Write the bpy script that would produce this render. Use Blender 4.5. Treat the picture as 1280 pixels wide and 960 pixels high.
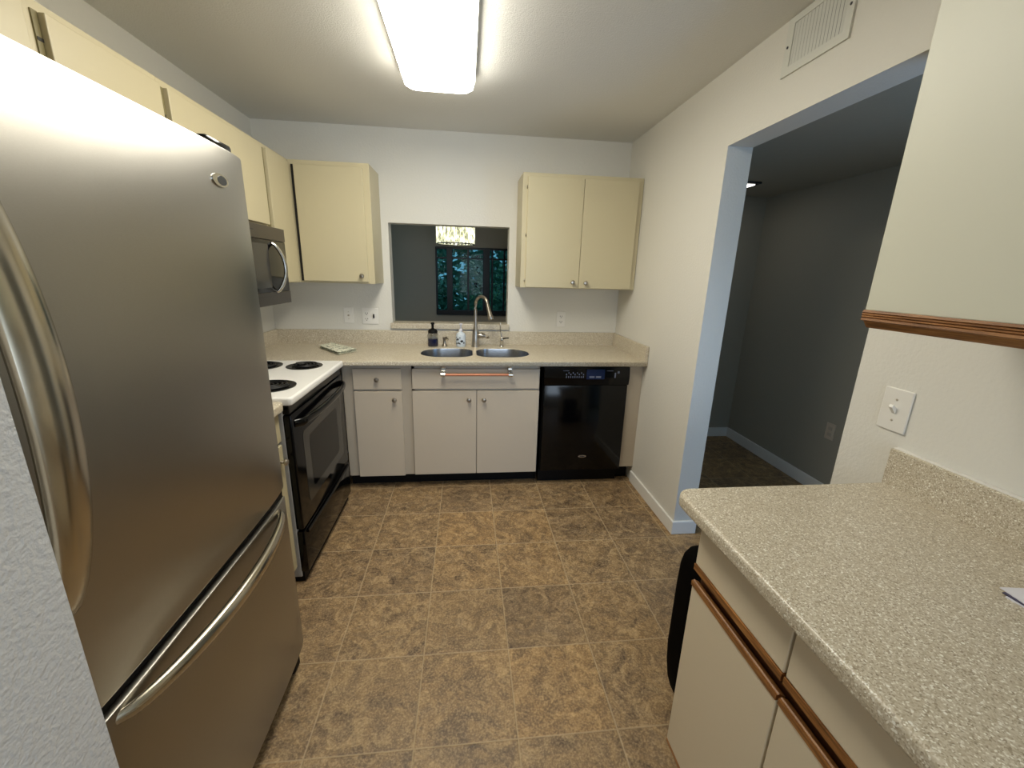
import bpy, bmesh, math, random
from mathutils import Vector, Matrix
random.seed(7)
PI = math.pi
for o in list(bpy.data.objects): bpy.data.objects.remove(o)
scn = bpy.context.scene
COL = scn.collection

# ------------------------------------------------------------------ camera
FPX, YAW, PITCH, ROLL, CAMZ = 515.4146, 0.1137995, 0.2624525, 0.0273744, 1.465206
cy, sy, cp, sp, cr, sr = math.cos(YAW), math.sin(YAW), math.cos(PITCH), math.sin(PITCH), math.cos(ROLL), math.sin(ROLL)
fw = Vector((sy*cp, cy*cp, -sp)); rt = Vector((cy, -sy, 0)); up = rt.cross(fw)
rt2 = rt*cr + up*sr; up2 = -rt*sr + up*cr
cam_d = bpy.data.cameras.new('camera'); cam = bpy.data.objects.new('camera', cam_d); COL.objects.link(cam)
m = Matrix.Identity(4)
for i in range(3):
    m[i][0] = rt2[i]; m[i][1] = up2[i]; m[i][2] = -fw[i]
m[0][3], m[1][3], m[2][3] = 0, 0, CAMZ
cam.matrix_world = m
cam_d.sensor_width = 36; cam_d.sensor_fit = 'HORIZONTAL'; cam_d.lens = FPX/1280*36; cam_d.clip_start = .01
scn.camera = cam

# ------------------------------------------------------------------ light
scn.view_settings.view_transform = 'Standard'; scn.view_settings.look = 'None'
scn.view_settings.exposure = .50; scn.view_settings.gamma = 1; scn.view_settings.use_curve_mapping = False
w = bpy.data.worlds.new('dusk_sky'); scn.world = w; w.use_nodes = True
w.node_tree.nodes['Background'].inputs[0].default_value = (.10, .36, .50, 1)
w.node_tree.nodes['Background'].inputs[1].default_value = .62
LAMP_E = 15.5
LAMP_C = (1.0, .955, .83)
def area(name, loc, rot, sx, sy_, power, color):
    d = bpy.data.lights.new(name, 'AREA'); d.shape = 'RECTANGLE'; d.size = sx; d.size_y = sy_; d.energy = power; d.color = color
    o = bpy.data.objects.new(name, d); o.location = loc; o.rotation_euler = rot; COL.objects.link(o); return o
# added area lights, out of view, standing in for daylight
area('added_daylight_kitchen', (.45, -2.28, 1.35), (PI/2, 0, 0), 1.3, 1.3, 23, (.74, .85, 1.0))
area('added_daylight_hall', (2.59, .10, .95), (PI/2, 0, PI/2), 1.35, 1.5, 21, (.34, .58, 1.0))

# ------------------------------------------------------------------ materials
def lin(c):
    return tuple(((v/255)/12.92 if v/255 <= .04045 else (((v/255)+.055)/1.055)**2.4) for v in c) + (1,)
def mat(name, rgb, rough=.5, metal=0, spec=.5, bump=None, emit=None, **kw):
    mt = bpy.data.materials.new(name); mt.use_nodes = True
    nt = mt.node_tree; b = nt.nodes['Principled BSDF']
    b.inputs['Base Color'].default_value = lin(rgb)
    b.inputs['Roughness'].default_value = rough; b.inputs['Metallic'].default_value = metal
    b.inputs['Specular IOR Level'].default_value = spec
    for k, v in kw.items(): b.inputs[k.replace('_', ' ')].default_value = v
    tc = nt.nodes.new('ShaderNodeTexCoord')
    nz = nt.nodes.new('ShaderNodeTexNoise')
    nz.inputs['Scale'].default_value = bump[0] if bump else 40
    nt.links.new(tc.outputs['Object'], nz.inputs['Vector'])
    if bump:
        bp = nt.nodes.new('ShaderNodeBump'); bp.inputs['Strength'].default_value = bump[1]; bp.inputs['Distance'].default_value = bump[2] if len(bump) > 2 else .002
        nz.inputs['Detail'].default_value = 4
        nt.links.new(nz.outputs[0], bp.inputs['Height']); nt.links.new(bp.outputs[0], b.inputs['Normal'])
    if emit:
        b.inputs['Emission Color'].default_value = (*emit[0], 1); b.inputs['Emission Strength'].default_value = emit[1]
    return mt
def ramp(nt, fac, stops):
    r = nt.nodes.new('ShaderNodeValToRGB'); e = r.color_ramp.elements
    while len(e) < len(stops): e.new(.5)
    for el, (p, c) in zip(e, stops): el.position = p; el.color = c if len(c) == 4 else lin(c)
    nt.links.new(fac, r.inputs[0]); return r.outputs[0]
def mix(nt, a, b, f, mode='MIX'):
    n = nt.nodes.new('ShaderNodeMix'); n.data_type = 'RGBA'; n.blend_type = mode
    for s, v in ((n.inputs[0], f), (n.inputs[6], a), (n.inputs[7], b)):
        if isinstance(v, (int, float)): s.default_value = v
        elif isinstance(v, tuple): s.default_value = v if len(v) == 4 else lin(v)
        else: nt.links.new(v, s)
    return n.outputs[2]
def noise(nt, scale, detail=3, vec=None, rough=.5):
    n = nt.nodes.new('ShaderNodeTexNoise'); n.inputs['Scale'].default_value = scale; n.inputs['Detail'].default_value = detail; n.inputs['Roughness'].default_value = rough
    if vec is not None: nt.links.new(vec, n.inputs['Vector'])
    return n.outputs[0]
def objco(nt, scale=(1, 1, 1), loc=(0, 0, 0), rot=0):
    tc = nt.nodes.new('ShaderNodeTexCoord'); mp = nt.nodes.new('ShaderNodeMapping')
    mp.inputs['Scale'].default_value = scale; mp.inputs['Location'].default_value = loc; mp.inputs['Rotation'].default_value = (0, 0, rot)
    nt.links.new(tc.outputs['Object'], mp.inputs['Vector']); return mp.outputs[0]

M = {}
M['wall'] = mat('wall_paint', (222, 219, 210), .55, bump=(95, .35, .004), spec=.3)
M['wall_tex'] = mat('wall_textured_paint', (214, 214, 214), .6, bump=(120, .5, .005), spec=.3)
M['ceil'] = mat('ceiling_paint', (226, 225, 220), .8, bump=(160, .5, .004))
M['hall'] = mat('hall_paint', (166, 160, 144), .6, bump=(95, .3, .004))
M['dining'] = mat('dining_paint', (196, 182, 168), .7)
M['base'] = mat('baseboard_gloss', (238, 236, 230), .3)
M['offwhite'] = mat('offwhite_laminate', (212, 210, 192), .45, bump=(60, .05))
M['cream_low'] = mat('cream_laminate', (216, 202, 176), .45, bump=(60, .05))  # same cream laminate as the wall cabinets, kept lighter
M['cream'] = mat('cream_laminate_dimmed', (197, 186, 153), .38, bump=(60, .05))  # same cream laminate, colour darkened to offset strong lamp light
M['greige'] = mat('greige_cabinet_paint', (200, 186, 166), .42, bump=(60, .05))
M['frame_g'] = mat('greige_frame_paint', (184, 172, 154), .45)
M['olive'] = mat('recess_olive', (126, 116, 78), .5)
M['dark'] = mat('dark_gap', (28, 25, 22), .6)
M['white'] = mat('white_enamel', (240, 238, 234), .2)
M['rangeside'] = mat('grey_enamel_side', (176, 176, 176), .4)
M['black'] = mat('black_gloss', (5, 5, 6), .12, spec=.32)
M['blackm'] = mat('black_matte', (12, 10, 9), .6, spec=.2)
M['ovenglass'] = mat('oven_glass', (56, 54, 50), .15, spec=.35)
M['mwglass'] = mat('microwave_glass', (12, 11, 10), .08, spec=.15)
M['mwsteel'] = mat('dark_stainless', (104, 98, 92), .32, metal=.9)
M['chrome'] = mat('chrome', (215, 213, 208), .16, metal=1)
M['nickel'] = mat('brushed_nickel', (176, 168, 156), .28, metal=1)
M['copper'] = mat('copper', (196, 132, 102), .6, metal=.5)
M['plate'] = mat('ivory_plate', (230, 227, 220), .35)
M['diffuser'] = mat('lamp_diffuser', (250, 250, 245), .4, emit=(LAMP_C, LAMP_E))
M['lampend'] = mat('lamp_endcap', (225, 225, 222), .4)
M['coil'] = mat('burner_coil', (24, 24, 25), .45, metal=.3)
M['pan'] = mat('black_drip_pan', (14, 14, 15), .25)
M['winframe'] = mat('dark_window_frame', (10, 13, 22), .4)
M['blue_soap'] = mat('navy_soap', (12, 22, 74), .15)
M['label'] = mat('paper_label', (205, 214, 222), .5)
M['paper'] = mat('paper_white', (228, 226, 232), .5)
M['paper2'] = mat('card_dark_print', (66, 62, 88), .45)
M['badge'] = mat('badge_silver', (214, 212, 208), .2, metal=1)
M['badge_d'] = mat('badge_dark', (70, 72, 76), .35, metal=.6)
M['glyph'] = mat('panel_print', (105, 112, 132), .5)
M['lcd'] = mat('panel_lcd', (20, 34, 70), .15)
M['vent'] = mat('vent_enamel', (214, 214, 205), .4)
M['ground'] = mat('garden_ground', (62, 80, 60), .9)
M['bark'] = mat('bark', (66, 54, 44), .9)
M['leaf'] = mat('leaf', (104, 142, 116), .55)
M['leaf2'] = mat('palm_leaf', (112, 146, 84), .5)
M['panel'] = mat('hall_light_panel', (255, 255, 250), .4, emit=((1, .98, .92), 2.2))
def glass(name, tint, rough=0.0, ior=1.45):
    g = mat(name, tint, rough, **{'Transmission_Weight': 1.0, 'IOR': ior}); return g
M['glass'] = glass('window_glass', (250, 252, 255), 0, 1.12)
M['clear'] = glass('clear_bottle', (235, 240, 242), .05)

# stainless with fine horizontal brushing
def steel(name, rgb, rough, stretch):
    mt = mat(name, rgb, rough, metal=1); nt = mt.node_tree; b = nt.nodes['Principled BSDF']
    v = objco(nt, stretch); n = noise(nt, 30, 5, v, .7)
    bp = nt.nodes.new('ShaderNodeBump'); bp.inputs['Strength'].default_value = .16; bp.inputs['Distance'].default_value = .001
    nt.links.new(n, bp.inputs['Height']); nt.links.new(bp.outputs[0], b.inputs['Normal'])
    c = ramp(nt, n, [(.3, tuple(int(x*.96) for x in rgb)), (.7, rgb)]); nt.links.new(c, b.inputs['Base Color'])
    b.inputs['Anisotropic'].default_value = .15; b.inputs['Anisotropic Rotation'].default_value = .25
    tg = nt.nodes.new('ShaderNodeTangent'); tg.direction_type = 'RADIAL'; tg.axis = 'Z'; nt.links.new(tg.outputs[0], b.inputs['Tangent'])
    return mt
M['steel'] = steel('brushed_stainless', (166, 163, 156), .29, (6, 6, 90))
M['handle'] = mat('stainless_handle', (190, 183, 168), .22, metal=1)
M['sink'] = steel('sink_stainless', (176, 178, 182), .26, (8, 40, 8))

# speckled solid-surface counter
def counter_mat():
    mt = mat('speckled_counter', (205, 190, 160), .32); nt = mt.node_tree; b = nt.nodes['Principled BSDF']
    v = objco(nt)
    def vor(scale, sd):
        n = nt.nodes.new('ShaderNodeTexVoronoi'); n.inputs['Scale'].default_value = scale; n.inputs['Randomness'].default_value = 1
        mp = nt.nodes.new('ShaderNodeMapping'); mp.inputs['Location'].default_value = (sd, sd*2, sd*.7); nt.links.new(v, mp.inputs[0]); nt.links.new(mp.outputs[0], n.inputs['Vector']); return n
    a = vor(420, 1.3); sep = nt.nodes.new('ShaderNodeSeparateColor'); nt.links.new(a.outputs['Color'], sep.inputs[0])
    c = ramp(nt, sep.outputs[0], [(0, (146, 132, 110)), (.16, (180, 167, 143)), (.5, (196, 184, 161)), (.84, (207, 197, 177)), (.95, (236, 231, 217))])
    a2 = vor(150, 4.1); s2 = nt.nodes.new('ShaderNodeSeparateColor'); nt.links.new(a2.outputs['Color'], s2.inputs[0])
    mask = nt.nodes.new('ShaderNodeMath'); mask.operation = 'LESS_THAN'; nt.links.new(s2.outputs[0], mask.inputs[0]); mask.inputs[1].default_value = .035
    mk = nt.nodes.new('ShaderNodeMath'); mk.operation = 'LESS_THAN'; nt.links.new(a2.outputs['Distance'], mk.inputs[0]); mk.inputs[1].default_value = .35
    mm = nt.nodes.new('ShaderNodeMath'); mm.operation = 'MULTIPLY'; nt.links.new(mask.outputs[0], mm.inputs[0]); nt.links.new(mk.outputs[0], mm.inputs[1])
    c = mix(nt, c, (240, 236, 224), mm.outputs[0])
    nt.links.new(c, b.inputs['Base Color'])
    return mt
M['counter'] = counter_mat()

# vinyl tile floor
TS, TX, TY = .3338812, -.5032051, 2.6553192
def floor_mat():
    mt = mat('slate_look_vinyl_tile', (120, 98, 70), .5); nt = mt.node_tree; b = nt.nodes['Principled BSDF']
    v = objco(nt, (1/TS, 1/TS, 1), (-TX/TS, -TY/TS, 0))
    sep = nt.nodes.new('ShaderNodeSeparateXYZ'); nt.links.new(v, sep.inputs[0])
    def mth(op, a, bb=None):
        n = nt.nodes.new('ShaderNodeMath'); n.operation = op
        for s, val in zip(n.inputs, (a, bb)):
            if val is None: continue
            if isinstance(val, (int, float)): s.default_value = val
            else: nt.links.new(val, s)
        return n.outputs[0]
    fx = mth('FRACT', sep.outputs[0]); fy = mth('FRACT', sep.outputs[1])
    dx = mth('MINIMUM', fx, mth('SUBTRACT', 1, fx)); dy = mth('MINIMUM', fy, mth('SUBTRACT', 1, fy))
    d = mth('MINIMUM', dx, dy)
    grout = ramp(nt, d, [(0.0, (1, 1, 1, 1)), (.005, (1, 1, 1, 1)), (.010, (0, 0, 0, 1))])
    edge = ramp(nt, d, [(0.0, (1, 1, 1, 1)), (.05, (0, 0, 0, 1))])
    cell = nt.nodes.new('ShaderNodeCombineXYZ'); nt.links.new(mth('FLOOR', sep.outputs[0]), cell.inputs[0]); nt.links.new(mth('FLOOR', sep.outputs[1]), cell.inputs[1])
    wn = nt.nodes.new('ShaderNodeTexWhiteNoise'); nt.links.new(cell.outputs[0], wn.inputs['Vector'])
    off = nt.nodes.new('ShaderNodeVectorMath'); off.operation = 'MULTIPLY_ADD'; nt.links.new(wn.outputs['Color'], off.inputs[0]); off.inputs[1].default_value = (7, 7, 7)
    o1 = objco(nt); nt.links.new(o1, off.inputs[2])
    big = noise(nt, 6.5, 4, off.outputs[0], .6); med = noise(nt, 13, 9, off.outputs[0], .74); fine = noise(nt, 130, 5, off.outputs[0], .7)
    c = ramp(nt, big, [(.32, (84, 70, 58)), (.45, (132, 110, 84)), (.55, (182, 152, 108)), (.68, (152, 132, 108))])
    c2 = ramp(nt, med, [(.36, (64, 49, 38)), (.49, (146, 123, 94)), (.62, (228, 202, 158))])
    c = mix(nt, c, c2, .5)
    c3 = ramp(nt, fine, [(.38, (58, 44, 34)), (.5, (148, 125, 97)), (.62, (230, 206, 168))])
    c = mix(nt, c, c3, .30)
    tint = ramp(nt, wn.outputs['Value'], [(0, (224, 217, 208)), (.5, (240, 232, 218)), (1, (252, 238, 214))])
    c = mix(nt, c, tint, 1.0, 'MULTIPLY')
    gm = mth('MULTIPLY', grout, .62); c = mix(nt, c, (188, 164, 128), gm)
    nt.links.new(c, b.inputs['Base Color'])
    for nd in nt.nodes:
        if nd.type == 'TEX_NOISE' and nd.inputs['Scale'].default_value in (13.0, 6.5): nd.inputs['Distortion'].default_value = 1.6
    h = mth('SUBTRACT', mth('ADD', mth('MULTIPLY', med, .6), mth('MULTIPLY', fine, .3)), mth('MULTIPLY', grout, .8))
    bp = nt.nodes.new('ShaderNodeBump'); bp.inputs['Strength'].default_value = .5; bp.inputs['Distance'].default_value = .003
    nt.links.new(h, bp.inputs['Height']); nt.links.new(bp.outputs[0], b.inputs['Normal'])
    rr = ramp(nt, med, [(.3, (.42, .42, .42, 1)), (.7, (.62, .62, .62, 1))]); nt.links.new(rr, b.inputs['Roughness'])
    return mt
M['floor'] = floor_mat()

def wood_mat():
    mt = mat('oiled_oak', (150, 92, 46), .5); nt = mt.node_tree; b = nt.nodes['Principled BSDF']
    n = noise(nt, 1, 6, objco(nt, (160, 9, 160)), .65)
    c = ramp(nt, n, [(.3, (84, 52, 22)), (.5, (136, 88, 42)), (.7, (176, 124, 68))]); nt.links.new(c, b.inputs['Base Color']); return mt
M['wood'] = wood_mat()
M['wooddark'] = mat('dark_brown_channel', (62, 32, 14), .4)  # even dark brown behind the finger pulls
def towel_mat():
    mt = mat('printed_towel', (226, 226, 206), .9, bump=(300, .5)); nt = mt.node_tree; b = nt.nodes['Principled BSDF']
    n = noise(nt, 32, 2, objco(nt)); c = ramp(nt, n, [(.47, (232, 232, 212)), (.52, (84, 96, 74)), (.58, (232, 232, 212))]); nt.links.new(c, b.inputs['Base Color']); return mt
M['towel'] = towel_mat()
def crystal_mat():
    mt = mat('lit_crystal', (235, 232, 210), .1); nt = mt.node_tree; b = nt.nodes['Principled BSDF']
    n = noise(nt, 1, 4, objco(nt, (38, 38, 16)), .7)
    c = ramp(nt, n, [(.36, (70, 72, 56)), (.5, (196, 196, 160)), (.62, (255, 255, 242))])
    nt.links.new(c, b.inputs['Emission Color']); b.inputs['Emission Strength'].default_value = 1.15; nt.links.new(c, b.inputs['Base Color']); return mt
M['crystal'] = crystal_mat()

# ------------------------------------------------------------------ mesh helpers
class MB:
    def __init__(s): s.bm = bmesh.new(); s.smooth = False
    def _merge(s, b):
        me = bpy.data.meshes.new('tmp'); b.to_mesh(me); b.free(); s.bm.from_mesh(me); bpy.data.meshes.remove(me)
    def box(s, x0, x1, y0, y1, z0, z1, bev=0, seg=2):
        b = bmesh.new(); bmesh.ops.create_cube(b, size=1)
        for v in b.verts: v.co = Vector(((x0+x1)/2 + v.co.x*(x1-x0), (y0+y1)/2 + v.co.y*(y1-y0), (z0+z1)/2 + v.co.z*(z1-z0)))
        if bev: bmesh.ops.bevel(b, geom=b.edges[:], offset=bev, segments=seg, profile=.5, affect='EDGES')
        s._merge(b); return s
    def lathe(s, c, prof, axis=(0, 0, 1), n=28):
        ax = Vector(axis).normalized(); q = Vector((0, 0, 1)).rotation_difference(ax); b = bmesh.new(); c = Vector(c)
        rings = []
        for r, h in prof:
            rings.append([b.verts.new(c + q @ Vector((r*math.cos(2*PI*k/n), r*math.sin(2*PI*k/n), h))) for k in range(n)])
        for a, d in zip(rings, rings[1:]):
            for k in range(n): b.faces.new((a[k], a[(k+1) % n], d[(k+1) % n], d[k]))
        b.faces.new(rings[0][::-1]); b.faces.new(rings[-1]); 
        for f in b.faces: f.smooth = len(f.verts) == 4
        bmesh.ops.remove_doubles(b, verts=b.verts[:], dist=1e-6)
        s._merge(b); return s
    def tube(s, pts, r, n=12, sx=1.0, upv=(0, 0, 1), close=False):
        pts = [Vector(p) for p in pts]; b = bmesh.new(); rings = []
        rs = r if isinstance(r, (list, tuple)) else [r]*len(pts)
        for i, p in enumerate(pts):
            if close: t = pts[(i+1) % len(pts)] - pts[i-1]
            else: t = (pts[min(i+1, len(pts)-1)] - pts[max(i-1, 0)])
            t.normalize(); u = Vector(upv); u = (u - t*u.dot(t))
            if u.length < 1e-4: u = Vector((1, 0, 0)) - t*t.x
            u.normalize(); v = t.cross(u)
            rings.append([b.verts.new(p + u*math.cos(2*PI*k/n)*rs[i]*sx + v*math.sin(2*PI*k/n)*rs[i]) for k in range(n)])
        pr = list(zip(rings, rings[1:])) + ([(rings[-1], rings[0])] if close else [])
        for a, d in pr:
            for k in range(n): f = b.faces.new((a[k], a[(k+1) % n], d[(k+1) % n], d[k])); f.smooth = True
        if not close: b.faces.new(rings[0][::-1]); b.faces.new(rings[-1])
        s._merge(b); return s
    def prism(s, pts, axis, a, bb):      # pts in the two other axes, extruded along axis
        b = bmesh.new()
        def P(u, v, w_): return {'x': (w_, u, v), 'y': (u, w_, v), 'z': (u, v, w_)}[axis]
        A = [b.verts.new(P(u, v, a)) for u, v in pts]; B = [b.verts.new(P(u, v, bb)) for u, v in pts]
        b.faces.new(A); b.faces.new(B[::-1]); n = len(pts)
        for k in range(n): b.faces.new((A[k], B[k], B[(k+1) % n], A[(k+1) % n]))
        bmesh.ops.recalc_face_normals(b, faces=b.faces[:]); s._merge(b); return s
def tag(o, label, cat, group=None):
    o['label'] = label; o['category'] = cat
    if group: o['group'] = group
    return o
def obj(name, mb, material, parent=None, loc=None, smooth=None, label=None):
    bm = mb.bm if isinstance(mb, MB) else mb
    off = Vector(parent['_o']) if parent is not None else Vector(loc or (0, 0, 0))
    if isinstance(bm, bpy.types.Mesh):
        me = bm; me.transform(Matrix.Translation(-off))
    else:
        bmesh.ops.translate(bm, verts=bm.verts[:], vec=-off)
        bmesh.ops.recalc_face_normals(bm, faces=bm.faces[:])
        me = bpy.data.meshes.new(name); bm.to_mesh(me); bm.free()
    me.materials.clear(); me.materials.append(M[material])
    if smooth:
        for p in me.polygons: p.use_smooth = True
        me.set_sharp_from_angle(angle=math.radians(smooth if smooth > 1 else 35))
    o = bpy.data.objects.new(name, me); COL.objects.link(o)
    if parent is not None: o.parent = parent; o['_o'] = tuple(off)
    else: o.location = off; o['_o'] = tuple(off)
    if label: o['label'] = label
    return o
def thing(name, label, cat, loc, group=None):
    o = bpy.data.objects.new(name, None); COL.objects.link(o); o.location = loc; o['_o'] = tuple(loc); o.empty_display_size = .05
    return tag(o, label, cat, group)
def struct(name, mb, material, smooth=None):
    o = obj(name, mb, material, smooth=smooth); o['kind'] = 'structure'; return o
def B(*a, **k): return MB().box(*a, **k)
def rrect(x0, x1, y0, y1, r, n=8):
    r = r if isinstance(r, (list, tuple)) else [r]*4; out = []
    for (cx, cy_, a0), rr in zip(((x1, y1, 0), (x0, y1, 90), (x0, y0, 180), (x1, y0, 270)), r):
        sx = -1 if cx == x1 else 1; sy2 = -1 if cy_ == y1 else 1
        c = (cx + sx*rr, cy_ + sy2*rr)
        if rr < 1e-5: out.append((cx, cy_)); continue
        for k in range(n+1):
            a = math.radians(a0 + 90*k/n); out.append((c[0] + rr*math.cos(a), c[1] + rr*math.sin(a)))
    return out
def slab_mesh(outer, holes, z0, z1, bev):
    cu = bpy.data.curves.new('slab', 'CURVE'); cu.dimensions = '2D'; cu.fill_mode = 'BOTH'
    for loop in [outer] + holes:
        sp_ = cu.splines.new('POLY'); sp_.points.add(len(loop)-1); sp_.use_cyclic_u = True
        for p, (x, y) in zip(sp_.points, loop): p.co = (x, y, 0, 1)
    cu.extrude = (z1-z0)/2 - bev; cu.bevel_depth = bev; cu.bevel_resolution = 3; cu.offset = -bev
    o = bpy.data.objects.new('slab', cu); COL.objects.link(o)
    me = bpy.data.meshes.new_from_object(o.evaluated_get(bpy.context.evaluated_depsgraph_get()))
    bpy.data.objects.remove(o); bpy.data.curves.remove(cu)
    me.transform(Matrix.Translation((0, 0, (z0+z1)/2))); return me

# ------------------------------------------------------------------ dimensions
BY, RX, LX, H, JY, DH, EY = 3.26, 1.21, -1.422, 2.408, 2.019, 2.0625, 1.125
# ------------------------------------------------------------------ structure
struct('floor', B(-3.2, 2.7, -2.3, 5.5, -.06, 0), 'floor')
struct('ceiling', B(LX-.1, RX+.125, -2.3, BY, H, H+.08), 'ceil')
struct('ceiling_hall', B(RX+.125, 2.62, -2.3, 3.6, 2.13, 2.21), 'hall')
struct('ceiling_dining', B(-3.2, RX+.1, BY+.12, 5.5, H, H+.08), 'dining')
PX0, PX1, PZ0, PZ1 = -.562, .322, 1.072, 1.795
wb = MB().box(LX-.1, PX0, BY, BY+.12, 0, H).box(PX1, RX+.125, BY, BY+.12, 0, H).box(PX0, PX1, BY, BY+.12, 0, PZ0-.02).box(PX0, PX1, BY, BY+.12, PZ1, H)
struct('wall_back', wb, 'wall')
struct('wall_left', B(LX-.1, LX, -2.3, BY, 0, H), 'wall')
TH = .125
struct('wall_right', MB().box(RX, RX+TH, JY, BY, 0, H).box(RX, RX+TH, EY, JY, DH, H).box(RX, RX+TH, -2.3, EY, 0, H), 'wall')
struct('wall_near', B(LX, -.52, .385, .507, 0, H), 'wall_tex')
struct('wall_rear', MB().box(LX-.1, -.22, -2.3, -2.2, 0, H).box(1.12, 2.62, -2.3, -2.2, 0, H).box(-.22, 1.12, -2.3, -2.2, 0, .68).box(-.22, 1.12, -2.3, -2.2, 2.02, H), 'wall')
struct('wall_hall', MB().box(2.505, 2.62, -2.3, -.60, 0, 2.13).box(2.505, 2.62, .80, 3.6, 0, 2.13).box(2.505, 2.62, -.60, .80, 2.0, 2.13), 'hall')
struct('added_door', MB().box(2.51, 2.57, -.60, -.55, .04, 1.96).box(2.51, 2.57, .75, .80, .04, 1.96).box(2.51, 2.57, -.60, .80, 0, .04).box(2.51, 2.57, -.60, .80, 1.96, 2.0).box(2.515, 2.565, .08, .12, .04, 1.96), 'base')  # added patio door, out of view, around the hall area light
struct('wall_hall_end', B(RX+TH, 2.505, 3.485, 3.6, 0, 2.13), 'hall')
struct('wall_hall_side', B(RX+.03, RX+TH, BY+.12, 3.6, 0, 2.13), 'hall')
# baseboards
struct('baseboard_right', MB().box(RX-.014, RX, JY-.002, BY-.60, 0, .085, .005).box(RX-.014, RX+TH+.014, JY-.016, JY, 0, .085, .005), 'base')
struct('baseboard_hall', MB().box(2.488, 2.505, .82, 3.485, 0, .09, .005).box(RX+TH, 2.49, 3.47, 3.485, 0, .09, .005), 'base')
# dining room
WY = 5.4
struct('wall_dining', MB().box(-3.2, -.377, WY, WY+.1, 0, H).box(-.377, 1.30, WY, WY+.1, 1.755, H).box(-.377, 1.30, WY, WY+.1, 0, .93), 'dining')
struct('wall_dining_left', B(-3.2, -3.1, BY+.12, WY, 0, H), 'dining')
struct('wall_dining_right', B(1.20, 1.24, BY+.12, WY, 0, H), 'dining')
wf = MB()
for a, b_ in ((-.377, -.357), (-.243, -.169), (.208, .295), (.315, .337), (.86, .93), (1.18, 1.30)): wf.box(a, b_, WY-.03, WY+.05, .93, 1.755, .004)
for a, b_ in ((.012, .037), (.468, .488), (.64, .66), (1.02, 1.04)): wf.box(a, b_, WY-.015, WY+.03, .93, 1.755)
for z0, z1, d in ((.93, .99, .03), (1.732, 1.757, .03), (1.618, 1.636, .012)): wf.box(-.377, 1.2, WY-d-.002, WY+.04, z0, z1)
win = struct('window_1', wf, 'winframe')
wp = obj('pane', B(-.37, 1.19, WY+.008, WY+.012, .94, 1.75), 'glass', win)
# added rear window frame, out of view, around the kitchen area light
for nm, a, b_, z0, z1 in (('added_window', -.22, 1.12, .68, 2.02),):
    f_ = MB()
    f_.box(a, a+.04, -2.29, -2.19, z0, z1).box(b_-.04, b_, -2.29, -2.19, z0, z1).box(a, b_, -2.29, -2.19, z0, z0+.04).box(a, b_, -2.29, -2.19, z1-.04, z1)
    struct(nm, f_, 'base')
# pass-through sill of counter material
struct('trim_1', MB().box(PX0-.012, PX1+.012, BY-.03, BY, 1.032, 1.075, .004).box(PX0, PX1, BY-.005, BY+.13, PZ0-.02, 1.075, .002), 'counter')

# ------------------------------------------------------------------ helpers for cabinets
def knob(parent, c, d=(0, -1, 0)):
    d = Vector(d)
    mb = MB().lathe(c, [(.0001, 0), (.008, 0), (.0065, .006), (.006, .012), (.0145, .018), (.0155, .023), (.012, .028), (.0001, .030)], d, 20)
    return obj('knob', mb, 'nickel', parent, smooth=40)
def door_y(root, x0, x1, z0, z1, yf, mt, name='door', t=.02):   # faces -y
    return obj(name, B(x0, x1, yf, yf+t, z0, z1, .0025), mt, root)
def door_x(root, y0, y1, z0, z1, xf, mt, s=1, name='door', t=.02):   # faces +x when s=1 ; xf is the outer face
    return obj(name, B(min(xf, xf-s*t), max(xf, xf-s*t), y0, y1, z0, z1, .0025), mt, root)

# ------------------------------------------------------------------ refrigerator
FY0, FY1 = .520, 1.335
fr = thing('refrigerator', 'tall stainless steel refrigerator with bottom freezer drawer beside the textured wall end', 'refrigerator', (-1.0, .93, 0))
obj('body', B(-1.40, -.69, FY0+.005, FY1-.005, .03, 1.745, .006), 'mwsteel', fr)
def fridge_door(z0, z1):
    n = 28; pts = []
    for k in range(n+1):
        t = k/n; y = FY0 + (FY1-FY0)*t; e = abs(2*t-1)
        x = -.604 - .010*e**8 - .005*e**2
        pts.append((x, y))
    pts += [(-.685, FY1), (-.685, FY0)]
    mb = MB().prism(pts, 'z', z0, z1)
    es = [e for e in mb.bm.edges if abs(e.verts[0].co.z-e.verts[1].co.z) < 1e-6]
    bmesh.ops.bevel(mb.bm, geom=es, offset=.005, segments=2, profile=.5, affect='EDGES'); return mb
ud = obj('door', fridge_door(.740, 1.752), 'steel', fr, smooth=25)
ld = obj('freezer_drawer', fridge_door(.09, .712), 'steel', fr, smooth=25)
obj('door_gasket', B(-.684, -.622, FY0+.008, FY1-.008, .708, .745), 'blackm', fr)
obj('base_grille', MB().box(-.70, -.655, FY0+.02, FY1-.02, .02, .088, .004).box(-.72, -.635, FY1-.06, FY1-.005, .0, .07, .008), 'blackm', fr)
# door handle: broad bow, wide and flattened
def bow(p0, p1, out, n=26, pw=.42):
    p0 = Vector(p0); p1 = Vector(p1); r = []
    for k in range(n+1):
        t = k/n; e = (math.sin(PI*t))**pw; r.append(p0.lerp(p1, t) + Vector(out)*e)
    return r
pts = bow((-.625, .580, 1.66), (-.625, .580, .93), (.078, 0, 0), 34, .55)
obj('door_handle', MB().tube(pts, [.010+.006*math.sin(PI*k/34)**.5 for k in range(35)], 16, sx=2.1, upv=(0, 1, 0)), 'handle', ud, smooth=60)
pts = bow((-.618, 1.272, .690), (-.618, .612, .690), (.072, 0, 0), 34, .55)
obj('drawer_handle', MB().tube(pts, [.009+.006*math.sin(PI*k/34)**.6 for k in range(35)], 16, sx=1.35, upv=(0, 0, 1)), 'handle', ld, smooth=60)
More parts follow.
